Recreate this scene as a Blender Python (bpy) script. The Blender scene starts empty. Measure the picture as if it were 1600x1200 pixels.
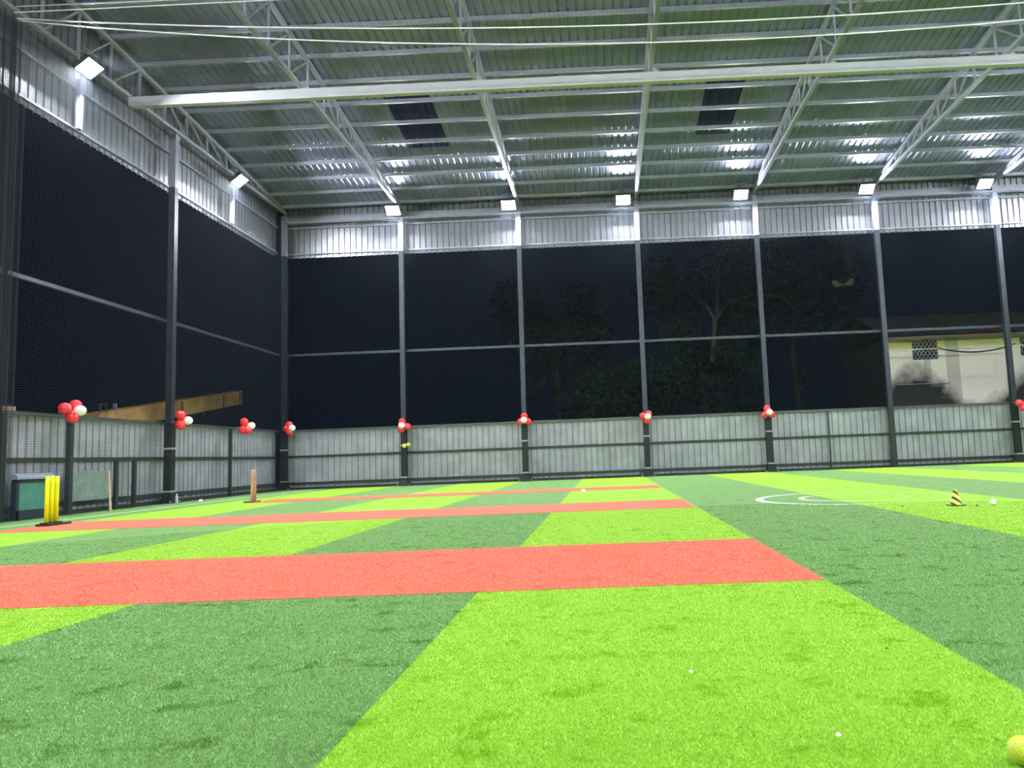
import bpy, math, random
import numpy as np
from mathutils import Vector, Matrix

random.seed(7)
rng = np.random.default_rng(7)
scene = bpy.context.scene
C = scene.collection

# ---------------------------------------------------------------- camera
cam_d = bpy.data.cameras.new('camera')
cam = bpy.data.objects.new('camera', cam_d)
C.objects.link(cam)
PITCH, ROLL, YAW = 0.09716, -0.038675, -0.018556
fw = Vector((math.sin(YAW)*math.cos(PITCH), math.cos(YAW)*math.cos(PITCH), math.sin(PITCH)))
r0 = Vector((math.cos(YAW), -math.sin(YAW), 0)); u0 = r0.cross(fw)
rt = math.cos(ROLL)*r0 + math.sin(ROLL)*u0
up = -math.sin(ROLL)*r0 + math.cos(ROLL)*u0
M = Matrix((( rt.x, up.x, -fw.x, 11.1534), (rt.y, up.y, -fw.y, -25.3149), (rt.z, up.z, -fw.z, 0.8), (0, 0, 0, 1)))
cam.matrix_world = M
cam_d.sensor_width = 36
cam_d.lens = 1142.33/1600*36
cam_d.shift_x = -119.83/1600
cam_d.clip_end = 300
cam_d.clip_start = 0.05
scene.camera = cam

# ---------------------------------------------------------------- world and exposure
w = bpy.data.worlds.new('night_sky'); scene.world = w
w.use_nodes = True
bg = w.node_tree.nodes['Background']
bg.inputs[0].default_value = (0.28, 0.42, 1.0, 1)
bg.inputs[1].default_value = 0.010
scene.view_settings.view_transform = 'Standard'
scene.view_settings.look = 'None'
scene.view_settings.gamma = 1
scene.view_settings.use_curve_mapping = False
scene.view_settings.exposure = 0.0
LAMP = 1120.0          # radiance of a floodlight's glass
LAMP_COL = (0.93, 0.98, 1.0, 1)

S = 4.2016             # bay of the back wall
DL = 6.7416            # bay of the left wall
NB = 7
XR = S*NB
ZF, ZM, ZB, ZT = 2.04, 4.73, 8.28, 9.43
RIDGE = 14.0           # distance of the ridge from the back wall
DEPTH = 28.0

# ---------------------------------------------------------------- materials
MATS = {}
def mat(name, col, rough=0.6, metal=0.0, var=0.0, vscale=6.0, bump=0.0, bscale=60.0, spec=0.5, stain=None):
    if name in MATS: return MATS[name]
    m = bpy.data.materials.new(name); m.use_nodes = True
    nt = m.node_tree; b = nt.nodes['Principled BSDF']
    b.inputs['Roughness'].default_value = rough
    b.inputs['Metallic'].default_value = metal
    b.inputs['Specular IOR Level'].default_value = spec
    b.inputs['Base Color'].default_value = (*col, 1)
    tc = nt.nodes.new('ShaderNodeTexCoord')
    if var > 0:
        n = nt.nodes.new('ShaderNodeTexNoise'); n.inputs['Scale'].default_value = vscale; n.inputs['Detail'].default_value = 5
        nt.links.new(tc.outputs['Object'], n.inputs['Vector'])
        r = nt.nodes.new('ShaderNodeValToRGB')
        r.color_ramp.elements[0].position = 0.3; r.color_ramp.elements[1].position = 0.7
        lo = tuple(c*(1-var) for c in col) if stain is None else stain
        hi = tuple(min(1, c*(1+var)) for c in col)
        r.color_ramp.elements[0].color = (*lo, 1); r.color_ramp.elements[1].color = (*hi, 1)
        nt.links.new(n.outputs['Fac'], r.inputs['Fac']); nt.links.new(r.outputs['Color'], b.inputs['Base Color'])
    if bump > 0:
        n2 = nt.nodes.new('ShaderNodeTexNoise'); n2.inputs['Scale'].default_value = bscale; n2.inputs['Detail'].default_value = 3
        nt.links.new(tc.outputs['Object'], n2.inputs['Vector'])
        bp = nt.nodes.new('ShaderNodeBump'); bp.inputs['Strength'].default_value = bump; bp.inputs['Distance'].default_value = 0.01
        nt.links.new(n2.outputs['Fac'], bp.inputs['Height']); nt.links.new(bp.outputs['Normal'], b.inputs['Normal'])
    MATS[name] = m
    return m

m_roof = mat('galvanised_roof', (0.325, 0.355, 0.49), 0.33, 0.65, 0.12, 1.2)
m_fascia = mat('bare_sheet', (0.36, 0.37, 0.41), 0.32, 0.75, 0.08, 3.0)
m_fence = mat('weathered_sheet', (0.46, 0.465, 0.54), 0.5, 0.2, 0.16, 2.2)
m_white = mat('pale_grey_paint', (0.33, 0.335, 0.43), 0.4, 0.1, 0.08, 4.0)
m_beam = mat('off_white_paint', (0.52, 0.52, 0.58), 0.38, 0.1, 0.06, 2.0)
m_post = mat('grey_steel_paint', (0.062, 0.072, 0.098), 0.38, 0.4, 0.15, 5.0)
m_rail = mat('dark_steel_paint', (0.045, 0.058, 0.058), 0.45, 0.3, 0.2, 5.0)
m_pipe = mat('grey_pipe', (0.13, 0.145, 0.145), 0.4, 0.5, 0.1, 5.0)
m_pad = mat('black_padding', (0.012, 0.014, 0.016), 0.5, 0.0, 0.2, 8.0, 0.2, 20)
m_tape = mat('silver_tape', (0.60, 0.62, 0.62), 0.35, 0.4)
m_net = mat('grey_nylon_net', (0.022, 0.028, 0.042), 0.85, spec=0.2)
m_netd = mat('dark_nylon_net', (0.02, 0.027, 0.04), 0.8)
m_cable = mat('steel_wire', (0.8, 0.82, 0.82), 0.35, 0.1)
m_red = mat('red_balloon', (0.86, 0.045, 0.06), 0.22, 0, 0.04, 8)
m_wht = mat('white_balloon', (0.82, 0.80, 0.76), 0.25, 0, 0.03, 8)
m_yel = mat('yellow_plastic', (0.78, 0.90, 0.01), 0.4, 0, 0.04, 8)
m_blk = mat('black_plastic', (0.015, 0.015, 0.018), 0.4)
m_wood = mat('pale_wood', (0.50, 0.36, 0.25), 0.6, 0, 0.18, 12)
m_dwood = mat('brown_wood', (0.12, 0.07, 0.04), 0.6, 0, 0.2, 12)
m_ball = mat('yellow_felt', (0.60, 0.66, 0.05), 0.9, 0, 0.12, 60, 0.6, 300)
m_wball = mat('white_ball', (0.85, 0.86, 0.88), 0.5)
m_crane = mat('crane_yellow', (0.95, 0.62, 0.20), 0.5, 0.0, 0.03, 1.4, stain=(0.45, 0.27, 0.08))
m_soil = mat('night_ground', (0.03, 0.03, 0.025), 0.95, 0, 0.3, 0.4)
m_bark = mat('bark', (0.03, 0.026, 0.02), 0.85, 0, 0.3, 4, 0.5, 30)
m_leaf = mat('leaf_green', (0.014, 0.036, 0.022), 0.6, 0, 0.5, 0.5, spec=0.2)
m_roofcem = mat('cement_roof', (0.035, 0.033, 0.03), 0.9, 0, 0.3, 2)
m_vent = mat('vent_lattice', (0.30, 0.31, 0.30), 0.8)
m_hole = mat('dark_void', (0.006, 0.006, 0.008), 0.9)
m_navy = mat('navy_frame', (0.022, 0.032, 0.06), 0.5)
m_teal = mat('teal_panel', (0.10, 0.34, 0.26), 0.6, 0, 0.15, 5)
m_pblue = mat('pale_blue_roll', (0.36, 0.44, 0.58), 0.45, 0, 0.12, 5)
m_housing = mat('lamp_housing', (0.10, 0.10, 0.11), 0.5, 0.5)

# lamp glass: it gives off the light
m_glow = bpy.data.materials.new('flood_glass'); m_glow.use_nodes = True
nt = m_glow.node_tree; nt.nodes.clear()
o_ = nt.nodes.new('ShaderNodeOutputMaterial'); e_ = nt.nodes.new('ShaderNodeEmission')
e_.inputs[0].default_value = LAMP_COL; e_.inputs[1].default_value = LAMP
nt.links.new(e_.outputs[0], o_.inputs[0])

# translucent roof sheet
m_sky = bpy.data.materials.new('translucent_roof_sheet'); m_sky.use_nodes = True
nt = m_sky.node_tree; b = nt.nodes['Principled BSDF']; b.inputs['Base Color'].default_value = (0.05, 0.05, 0.16, 1); b.inputs['Roughness'].default_value = 0.3
tr = nt.nodes.new('ShaderNodeBsdfTransparent'); mx = nt.nodes.new('ShaderNodeMixShader'); mx.inputs[0].default_value = 0.4
tr.inputs[0].default_value = (0.6, 0.68, 0.9, 1)
nt.links.new(b.outputs[0], mx.inputs[1]); nt.links.new(tr.outputs[0], mx.inputs[2])
nt.links.new(mx.outputs[0], nt.nodes['Material Output'].inputs[0])

def nmath(nt, op, a, b=None, c=None):
    n = nt.nodes.new('ShaderNodeMath'); n.operation = op
    for i, v in enumerate((a, b, c)):
        if v is None: continue
        if isinstance(v, (int, float)): n.inputs[i].default_value = v
        else: nt.links.new(v, n.inputs[i])
    return n.outputs[0]
def nmix(nt, fac, c1, c2):
    n = nt.nodes.new('ShaderNodeMix'); n.data_type = 'RGBA'
    if isinstance(fac, (int, float)): n.inputs[0].default_value = fac
    else: nt.links.new(fac, n.inputs[0])
    for i, v in ((6, c1), (7, c2)):
        if isinstance(v, tuple): n.inputs[i].default_value = (*v, 1)
        else: nt.links.new(v, n.inputs[i])
    return n.outputs[2]

LIGHT_A, LIGHT_B = (0.335, 0.575, 0.055), (0.20, 0.44, 0.004)
DARK_A, DARK_B = (0.20, 0.37, 0.125), (0.085, 0.22, 0.03)
RED_A, RED_B = (0.86, 0.19, 0.125), (0.74, 0.13, 0.08)
def turf_material(name, red=False, blade=False):
    m = bpy.data.materials.new(name); m.use_nodes = True
    nt = m.node_tree; b = nt.nodes['Principled BSDF']
    b.inputs['Roughness'].default_value = 0.5
    b.inputs['Specular IOR Level'].default_value = 0.5 if blade else 0.12
    b.inputs['Roughness'].default_value = 0.42 if blade else 0.8
    g = nt.nodes.new('ShaderNodeNewGeometry')
    sp = nt.nodes.new('ShaderNodeSeparateXYZ'); nt.links.new(g.outputs['Position'], sp.inputs[0])
    X, Y = sp.outputs[0], sp.outputs[1]
    n1 = nt.nodes.new('ShaderNodeTexNoise'); n1.inputs['Scale'].default_value = 5.0; n1.inputs['Detail'].default_value = 6; n1.inputs['Roughness'].default_value = 0.62
    mp = nt.nodes.new('ShaderNodeMapping'); mp.inputs['Scale'].default_value = (0.9, 1.0, 0.0)
    nt.links.new(g.outputs['Position'], mp.inputs[0]); nt.links.new(mp.outputs[0], n1.inputs['Vector'])
    n2 = nt.nodes.new('ShaderNodeTexNoise'); n2.inputs['Scale'].default_value = 160; n2.inputs['Detail'].default_value = 2
    nt.links.new(g.outputs['Position'], n2.inputs['Vector'])
    patch = nt.nodes.new('ShaderNodeMapRange'); patch.inputs[1].default_value = 0.56; patch.inputs[2].default_value = 0.66
    nt.links.new(n1.outputs['Fac'], patch.inputs[0])
    fine = nt.nodes.new('ShaderNodeMapRange'); fine.inputs[1].default_value = 0.3; fine.inputs[2].default_value = 0.7; fine.inputs[3].default_value = 0.0; fine.inputs[4].default_value = 0.40
    nt.links.new(n2.outputs['Fac'], fine.inputs[0])
    f = nmath(nt, 'MINIMUM', nmath(nt, 'ADD', nmath(nt, 'MULTIPLY', patch.outputs[0], 0.85), fine.outputs[0]), 1.0)
    if red:
        col = nmix(nt, f, RED_A, RED_B)
    else:
        k = nmath(nt, 'FLOOR', nmath(nt, 'DIVIDE', nmath(nt, 'SUBTRACT', X, 10.35 - 2.1*20), 2.1))
        odd = nmath(nt, 'MODULO', k, 2.0)
        inside = nmath(nt, 'GREATER_THAN', X, 1.95)
        dark = nmath(nt, 'MAXIMUM', odd, nmath(nt, 'SUBTRACT', 1.0, inside))
        la = nmix(nt, f, LIGHT_A, LIGHT_B); da = nmix(nt, f, DARK_A, DARK_B)
        col = nmix(nt, dark, la, da)
        # white lines sewn into the turf: the side line and two rings
        l1 = nmath(nt, 'LESS_THAN', nmath(nt, 'ABSOLUTE', nmath(nt, 'SUBTRACT', X, 1.27)), 0.045)
        dx = nmath(nt, 'SUBTRACT', X, 14.95); dy = nmath(nt, 'SUBTRACT', Y, -13.85)
        rr = nmath(nt, 'SQRT', nmath(nt, 'ADD', nmath(nt, 'MULTIPLY', dx, dx), nmath(nt, 'MULTIPLY', dy, dy)))
        r1 = nmath(nt, 'LESS_THAN', nmath(nt, 'ABSOLUTE', nmath(nt, 'SUBTRACT', rr, 1.42)), 0.06)
        r2 = nmath(nt, 'LESS_THAN', nmath(nt, 'ABSOLUTE', nmath(nt, 'SUBTRACT', rr, 0.78)), 0.04)
        worn = nt.nodes.new('ShaderNodeMapRange'); worn.inputs[1].default_value = 14.3; worn.inputs[2].default_value = 15.0; worn.inputs[3].default_value = 0.85; worn.inputs[4].default_value = 0.12
        nt.links.new(X, worn.inputs[0])
        rings = nmath(nt, 'MULTIPLY', nmath(nt, 'MAXIMUM', r1, r2), worn.outputs[0])
        col = nmix(nt, nmath(nt, 'MAXIMUM', nmath(nt, 'MULTIPLY', l1, 0.8), rings), col, (0.75, 0.80, 0.75))
    if not blade: col = nmix(nt, 0.13, col, (0.02, 0.03, 0.02))      # self-shadow of the pile painted in: base colour darkened evenly
    nt.links.new(col, b.inputs['Base Color'])
    if blade:      # thin plastic fibres let light through
        tl_ = nt.nodes.new('ShaderNodeBsdfTranslucent'); nt.links.new(col, tl_.inputs[0])
        mx_ = nt.nodes.new('ShaderNodeMixShader'); mx_.inputs[0].default_value = 0.4
        nt.links.new(b.outputs[0], mx_.inputs[1]); nt.links.new(tl_.outputs[0], mx_.inputs[2])
        nt.links.new(mx_.outputs[0], nt.nodes['Material Output'].inputs[0])
        return m
    bp = nt.nodes.new('ShaderNodeBump'); bp.inputs['Strength'].default_value = 0.3; bp.inputs['Distance'].default_value = 0.01
    nt.links.new(n2.outputs['Fac'], bp.inputs['Height']); nt.links.new(bp.outputs['Normal'], b.inputs['Normal'])
    return m
m_turf = turf_material('striped_artificial_turf')
m_rturf = turf_material('red_artificial_turf', True)
m_blade = turf_material('turf_fibre', blade=True)
m_rblade = turf_material('red_turf_fibre', True, True)

# ---------------------------------------------------------------- helpers
class MB:
    def __init__(s): s.v = []; s.f = []; s.m = []; s.smooth = []
    def add(s, vs, fs, mi=0, sm=False):
        o = len(s.v); s.v += [tuple(v) for v in vs]
        s.f += [tuple(i+o for i in f) for f in fs]; s.m += [mi]*len(fs); s.smooth += [sm]*len(fs)
        return s
    def box(s, x0, x1, y0, y1, z0, z1, mi=0):
        vs = [(x, y, z) for z in (z0, z1) for y in (y0, y1) for x in (x0, x1)]
        return s.add(vs, [(0,2,3,1),(4,5,7,6),(0,1,5,4),(2,6,7,3),(0,4,6,2),(1,3,7,5)], mi)
    def bar(s, a, b, w, h, mi=0, upv=(0, 0, 1)):
        a = Vector(a); b = Vector(b); d = (b-a).normalized(); u = Vector(upv)
        if abs(d.dot(u)) > 0.98: u = Vector((1, 0, 0))
        r = d.cross(u).normalized(); u = r.cross(d)
        vs = [p + r*(w/2*i) + u*(h/2*j) for p in (a, b) for i, j in ((-1,-1),(1,-1),(1,1),(-1,1))]
        return s.add(vs, [(0,1,2,3),(7,6,5,4),(0,4,5,1),(1,5,6,2),(2,6,7,3),(3,7,4,0)], mi)
    def tube(s, pts, r, n=8, mi=0, cap=True):
        pts = [Vector(p) for p in pts]; rs = r if isinstance(r, (list, tuple)) else [r]*len(pts)
        vs = []
        for i, p in enumerate(pts):
            d = (pts[min(i+1, len(pts)-1)] - pts[max(i-1, 0)]).normalized()
            u = Vector((0, 0, 1)) if abs(d.z) < 0.9 else Vector((1, 0, 0))
            a = d.cross(u).normalized(); b_ = d.cross(a)
            vs += [p + (a*math.cos(t)+b_*math.sin(t))*rs[i] for t in [2*math.pi*k/n for k in range(n)]]
        fs = [(i*n+k, i*n+(k+1) % n, (i+1)*n+(k+1) % n, (i+1)*n+k) for i in range(len(pts)-1) for k in range(n)]
        s.add(vs, fs, mi, True)
        if cap:
            o = (len(pts)-1)*n
            s.add([vs[k] for k in range(n)], [tuple(range(n))], mi); s.add([vs[o+k] for k in range(n)], [tuple(reversed(range(n)))], mi)
        return s
    def lathe(s, prof, c=(0, 0, 0), n=24, mi=0, axis=None):
        vs = []; R_ = Vector((0, 0, 1)).rotation_difference(Vector(axis)).to_matrix() if axis else Matrix.Identity(3)
        for r, z in prof:
            for k in range(n):
                t = 2*math.pi*k/n
                vs.append(Vector(c) + R_ @ Vector((r*math.cos(t), r*math.sin(t), z)))
        fs = [(i*n+k, i*n+(k+1) % n, (i+1)*n+(k+1) % n, (i+1)*n+k) for i in range(len(prof)-1) for k in range(n)]
        return s.add(vs, fs, mi, True)
    def build(s, name, mats, parent=None, loc=None):
        me = bpy.data.meshes.new(name)
        me.from_pydata(s.v, [], s.f)
        if not isinstance(mats, (list, tuple)): mats = [mats]
        for m in mats: me.materials.append(m)
        me.polygons.foreach_set('material_index', s.m)
        me.polygons.foreach_set('use_smooth', s.smooth)
        me.update()
        o = bpy.data.objects.new(name, me); C.objects.link(o)
        if parent: o.parent = parent
        if loc: o.location = loc
        return o

def tag(o, label=None, cat=None, group=None, kind=None):
    if label: o['label'] = label
    if cat: o['category'] = cat
    if group: o['group'] = group
    if kind: o['kind'] = kind
    return o
def empty(name, loc=(0, 0, 0), rz=0):
    o = bpy.data.objects.new(name, None); C.objects.link(o); o.location = loc; o.rotation_euler = (0, 0, rz)
    o.empty_display_size = 0.2
    return o
def children(o): return [c for c in list(bpy.data.objects) if c.parent == o]
def copy_tree(o, parent=None):
    c = o.copy(); C.objects.link(c); c.parent = parent
    for ch in children(o): copy_tree(ch, c)
    return c
ORD = ['first', 'second', 'third', 'fourth', 'fifth', 'sixth', 'seventh', 'eighth', 'ninth', 'tenth']

def corr_profile(a, b, pitch=0.21, pan=0.15, side=0.012, depth=0.042):
    """(along, out) pairs of a ribbed sheet: flat pans, ribs pressed outwards"""
    pts = []; x = a
    while x < b - 1e-6:
        for dx, d in ((0, 0), (pan, 0), (pan+side, depth), (pitch-side, depth)):
            if x+dx <= b: pts.append((x+dx, d))
        x += pitch
    pts.append((b, 0))
    return pts
def sheet(mb, a, b, place, n0, n1, mi=0, **kw):
    """place(u, out, v) gives the point; v runs n0..n1"""
    pr = corr_profile(a, b, **kw)
    vs = [place(u, d, n0) for u, d in pr] + [place(u, d, n1) for u, d in pr]
    n = len(pr)
    mb.add(vs, [(i, i+1, n+i+1, n+i) for i in range(n-1)], mi)

def roof_z(y):
    d = -y
    return 10.12 + 0.1*d if d <= RIDGE else 10.12 + 0.1*RIDGE - 0.1*(d-RIDGE)

# ---------------------------------------------------------------- ground and pitch
g = MB(); g.add([(-0.1, -DEPTH-1, 0), (XR+0.2, -DEPTH-1, 0), (XR+0.2, 0.1, 0), (-0.1, 0.1, 0)], [(0, 1, 2, 3)])
tag(g.build('floor', m_turf), kind='structure')
g = MB(); g.add([(-70, -45, -0.06), (80, -45, -0.06), (80, 90, -0.06), (-70, 90, -0.06)], [(0, 1, 2, 3)])
tag(g.build('ground', m_soil), kind='structure')

STRIPS = [(-7.0, -8.47, 2.85, 12.42), (-12.83, -14.66, 2.0, 12.42), (-18.66, -20.80, 2.0, 12.44)]
def blades(name, material, n, rmin, rmax, th0, th1, keep, z0, hmin, hmax, kinds):
    cx, cy = 11.1534, -25.3149
    r = rmin*(rmax/rmin)**rng.random(n); th = th0 + (th1-th0)*rng.random(n)
    x = cx + r*np.sin(th); y = cy + r*np.cos(th)
    k = keep(x, y); x, y, r = x[k], y[k], r[k]; n = len(x)
    ang = rng.random(n)*2*np.pi; wd = (0.0009 + 0.0008*rng.random(n))*np.clip(r/2.5, 1, 2.6)
    h = hmin + (hmax-hmin)*rng.random(n); ln = 0.2 + 1.0*rng.random(n); la = rng.random(n)*2*np.pi
    V = np.zeros((n, 3, 3), dtype=np.float32)
    V[:, 0, 0] = x + wd*np.cos(ang); V[:, 0, 1] = y + wd*np.sin(ang); V[:, 0, 2] = z0
    V[:, 1, 0] = x - wd*np.cos(ang); V[:, 1, 1] = y - wd*np.sin(ang); V[:, 1, 2] = z0
    V[:, 2, 0] = x + h*ln*np.cos(la); V[:, 2, 1] = y + h*ln*np.sin(la); V[:, 2, 2] = z0 + h
    me = bpy.data.meshes.new(name)
    me.vertices.add(n*3); me.vertices.foreach_set('co', V.reshape(-1))
    me.loops.add(n*3); me.loops.foreach_set('vertex_index', np.arange(n*3, dtype=np.int32))
    me.polygons.add(n); me.polygons.foreach_set('loop_start', np.arange(0, n*3, 3, dtype=np.int32))
    me.materials.append(material); me.update(calc_edges=True)
    o = bpy.data.objects.new(name, me); C.objects.link(o)
    return o
def not_strip(x, y):
    k = (x > 0.3) & (y < -0.3) & (y > -DEPTH)
    for y1, y0, x0, x1 in STRIPS: k &= ~((y > y0) & (y < y1) & (x > x0) & (x < x1))
    return k
o = blades('artificial_grass', m_blade, 950000, 1.4, 11.0, -0.95, 0.80, not_strip, 0.0, 0.005, 0.011, 0)
tag(o, 'short artificial grass pile in bright and dark green bands', 'grass', kind='stuff')
labels = ['thin red artificial turf strip furthest away, nearest the back fence',
          'middle red artificial turf strip starting at the yellow stumps',
          'widest red artificial turf strip, nearest the camera, across the green bands']
for i, (y1, y0, x0, x1) in enumerate(STRIPS):
    s = MB().box(x0, x1, y0, y1, 0.0, 0.006).build('red_turf_strip', m_rturf)
    tag(s, labels[i], 'turf strip', 'red cricket strips inlaid in the green turf')
    if i == 2:
        y1_, y0_, x0_, x1_ = y1, y0, x0, x1
        p = blades('pile', m_rblade, 330000, 4.2, 8.5, -1.05, 0.4, lambda x, y: (y > y0_) & (y < y1_) & (x > x0_) & (x < x1_), 0.006, 0.003, 0.007, 0)
        p.parent = s; tag(p, kind='stuff')

# ---------------------------------------------------------------- back wall
wb = empty('wall_back', (0, 0.2, 0)); tag(wb, kind='structure')
m = MB(); sheet(m, 0.0, XR, lambda u, d, v: (u, 0.11+d, v), 0.07, ZF-0.03); m.build('fence_sheet', m_fence, wb)
m = MB(); sheet(m, 0.0, XR, lambda u, d, v: (u, 0.11+d, v), ZB, 10.08); m.build('fascia_sheet', m_fascia, wb)
MB().bar((0, 0, ZF), (XR, 0, ZF), 0.075, 0.075).build('top_rail', m_pipe, wb)
MB().bar((0, 0.06, 1.14), (XR, 0.06, 1.14), 0.06, 0.07).build('middle_rail', m_rail, wb)
MB().bar((0, 0.05, 0.21), (XR, 0.05, 0.21), 0.06, 0.08).build('bottom_rail', m_rail, wb)
MB().bar((0, 0.03, 0.03), (XR, 0.03, 0.03), 0.08, 0.06).build('kerb_rail', m_rail, wb)
MB().bar((0, 0.0, ZM), (XR, 0.0, ZM), 0.06, 0.085).build('window_height_rail', m_post, wb)
MB().bar((0, 0.06, ZB+0.13), (XR, 0.06, ZB+0.13), 0.05, 0.05).build('fascia_bottom_rail', m_white, wb)
MB().bar((0, 0.06, ZT-0.06), (XR, 0.06, ZT-0.06), 0.06, 0.06).build('fascia_top_rail', m_white, wb)
MB().box(0, XR, -0.10, 0.09, 9.50, 9.76).build('eave_beam', m_white, wb)
cn = MB().tube([(0.1, -0.16, 9.46), (XR, -0.16, 9.46)], 0.022)
for j in range(14): cn.tube([(2.1*j+1.0, -0.16, 9.46), (2.1*j+1.12, -0.16, 9.46)], 0.04)
tag(cn.build('conduit', m_white), 'thin grey conduit pipe running along under the back eave', 'pipe')

# ---------------------------------------------------------------- left wall
wl = empty('wall_left', (-0.2, 0, 0)); tag(wl, kind='structure')
def gable(mb, y0, y1):
    pr = corr_profile(y0, y1); n = len(pr)
    vs = [(-0.11-d, u, ZB) for u, d in pr] + [(-0.11-d, u, roof_z(u)-0.01) for u, d in pr]
    mb.add(vs, [(i, i+1, n+i+1, n+i) for i in range(n-1)])
m = MB(); sheet(m, -DEPTH, 0.0, lambda u, d, v: (-0.11-d, u, v), 0.07, ZF-0.03); m.build('fence_sheet', m_fence, wl)
m = MB(); gable(m, -DEPTH, -RIDGE); gable(m, -RIDGE, 0); m.build('gable_sheet', m_fascia, wl)
MB().bar((0, -DEPTH, ZF), (0, 0, ZF), 0.075, 0.075).build('top_rail', m_pipe, wl)
MB().bar((-0.06, -DEPTH, 1.14), (-0.06, 0, 1.14), 0.06, 0.08).build('middle_rail', m_rail, wl)
MB().bar((-0.05, -DEPTH, 0.21), (-0.05, 0, 0.21), 0.06, 0.10).build('bottom_rail', m_rail, wl)
MB().bar((-0.03, -DEPTH, 0.03), (-0.03, 0, 0.03), 0.08, 0.06).build('kerb_rail', m_rail, wl)
MB().bar((0, -DEPTH, ZM), (0, 0, ZM), 0.06, 0.085).build('window_height_rail', m_post, wl)
MB().bar((-0.06, -DEPTH, ZB+0.13), (-0.06, 0, ZB+0.13), 0.05, 0.05).build('fascia_bottom_rail', m_white, wl)
MB().bar((-0.06, -DEPTH, ZT-0.08), (-0.06, 0, ZT-0.08), 0.06, 0.06).build('fascia_top_rail', m_white, wl)

# ---------------------------------------------------------------- posts
def make_post():
    r = empty('steel_post')
    s = MB().box(-0.08, 0.08, -0.08, 0.08, 0.0, ZB)
    s.build('shaft', m_post, r)
    MB().box(-0.085, 0.085, -0.085, 0.085, ZB, 9.75).build('upper_shaft', m_white, r)
    p = MB()
    prof = [(0.16, 0.0), (0.16, 0.02), (0.100, 0.22), (0.100, ZF-0.02), (0.09, ZF)]
    vs = []
    for h, z in prof: vs += [(-h, -h, z), (h, -h, z), (h, h*0.9, z), (-h, h*0.9, z)]
    fs = [(4*i+k, 4*i+(k+1) % 4, 4*i+4+(k+1) % 4, 4*i+4+k) for i in range(4) for k in range(4)] + [(16, 17, 18, 19)]
    p.add(vs, fs); p.build('padding', m_pad, r)
    for z in (0.27, 1.36):
        MB().box(-0.104, 0.104, -0.104, 0.095, z, z+0.045).build('tape_band', m_tape, r)
    b = MB().box(-0.24, 0.24, -0.2, 0.16, 0.0, 0.02)
    for sx in (-1, 1):
        b.add([(sx*0.125, -0.01, 0.02), (sx*0.235, -0.01, 0.02), (sx*0.125, -0.01, 0.24), (sx*0.125, 0.01, 0.02), (sx*0.235, 0.01, 0.02), (sx*0.125, 0.01, 0.24)], [(0,1,2),(5,4,3),(0,3,4,1),(1,4,5,2),(2,5,3,0)])
    b.build('base_plate', m_rail, r)
    for sx in (-1, 1): MB().box(sx*0.2-0.02, sx*0.2+0.02, -0.17, -0.13, 0.02, 0.055).build('bolt', m_tape, r)
    return r
P0 = make_post()
back_l = ['padded steel post in the corner where back and left walls meet',
          'padded steel post with a yellow ball caught beside it, first right of the corner post',
          'padded steel post left of the middle of the back wall, second from the corner',
          'padded steel post in the middle of the back wall, third from the corner',
          'padded steel post at the right edge of the trees, fourth from the corner',
          'steel post at the left edge of the stained house outside, fifth from the corner',
          'padded steel post at the far right edge of the photo', 'padded steel post in the far right corner of the back wall']
for j in range(NB+1):
    o = P0 if j == 0 else copy_tree(P0)
    o.location = (j*S, 0, 0)
    if j == 5:
        for c in children(o):
            if c.name.startswith(('padding', 'tape_band', 'base_plate', 'bolt')): bpy.data.objects.remove(c)
        MB().box(-0.085, 0.085, -0.085, 0.09, 0, ZF).build('lower_shaft', m_rail, o)
    tag(o, back_l[j], 'post', 'posts along the back wall')
for k in (1, 2, 3):
    o = copy_tree(P0); o.location = (0, -k*DL, 0); o.rotation_euler = (0, 0, math.pi/2)
    tag(o, ['', 'tallest-looking padded steel post, standing along the left wall', 'padded steel post of the left wall behind the photo edge', 'last padded steel post of the left wall'][k], 'post', 'posts along the left wall')
def strut(x, y, z0, z1, label, m_, w_=0.08):
    o = MB().box(-w_/2, w_/2, -w_/2, w_/2, z0, z1).build('fence_strut', m_, loc=(x, y, 0)); tag(o, label, 'strut', 'thin struts between the main posts'); return o
strut(-0.02, -3.64, 0.0, ZF-0.04, 'thin dark strut of the left fence under the lone balloon cluster', m_rail)
strut(-0.02, -10.22, 0.0, ZF-0.04, 'thin dark strut of the left fence below the leftmost balloon cluster', m_rail, 0.1)
strut(-0.02, -11.95, 0.0, ZF-0.04, 'thin dark strut at the left edge of the photo beside the low bench', m_rail, 0.1)
strut(-0.02, -8.75, 0.0, 1.10, 'short dark strut behind the leaning stick', m_rail)
strut(-0.02, -8.1, 0.0, 1.10, 'short dark strut between the leaning stick and the tall left post', m_rail)
strut(-0.03, -3.64, ZB+0.02, ZT, 'pale upright on the left fascia under the nearer corner floodlight', m_white, 0.1)
strut(-0.03, -10.22, ZB+0.02, ZT, 'pale upright on the left fascia under the leftmost floodlight', m_white, 0.1)
strut(15.0+3.87, 0.03, 0.0, ZF-0.04, 'thin dark strut of the back fence between its fourth and fifth posts', m_rail, 0.05)

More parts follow.
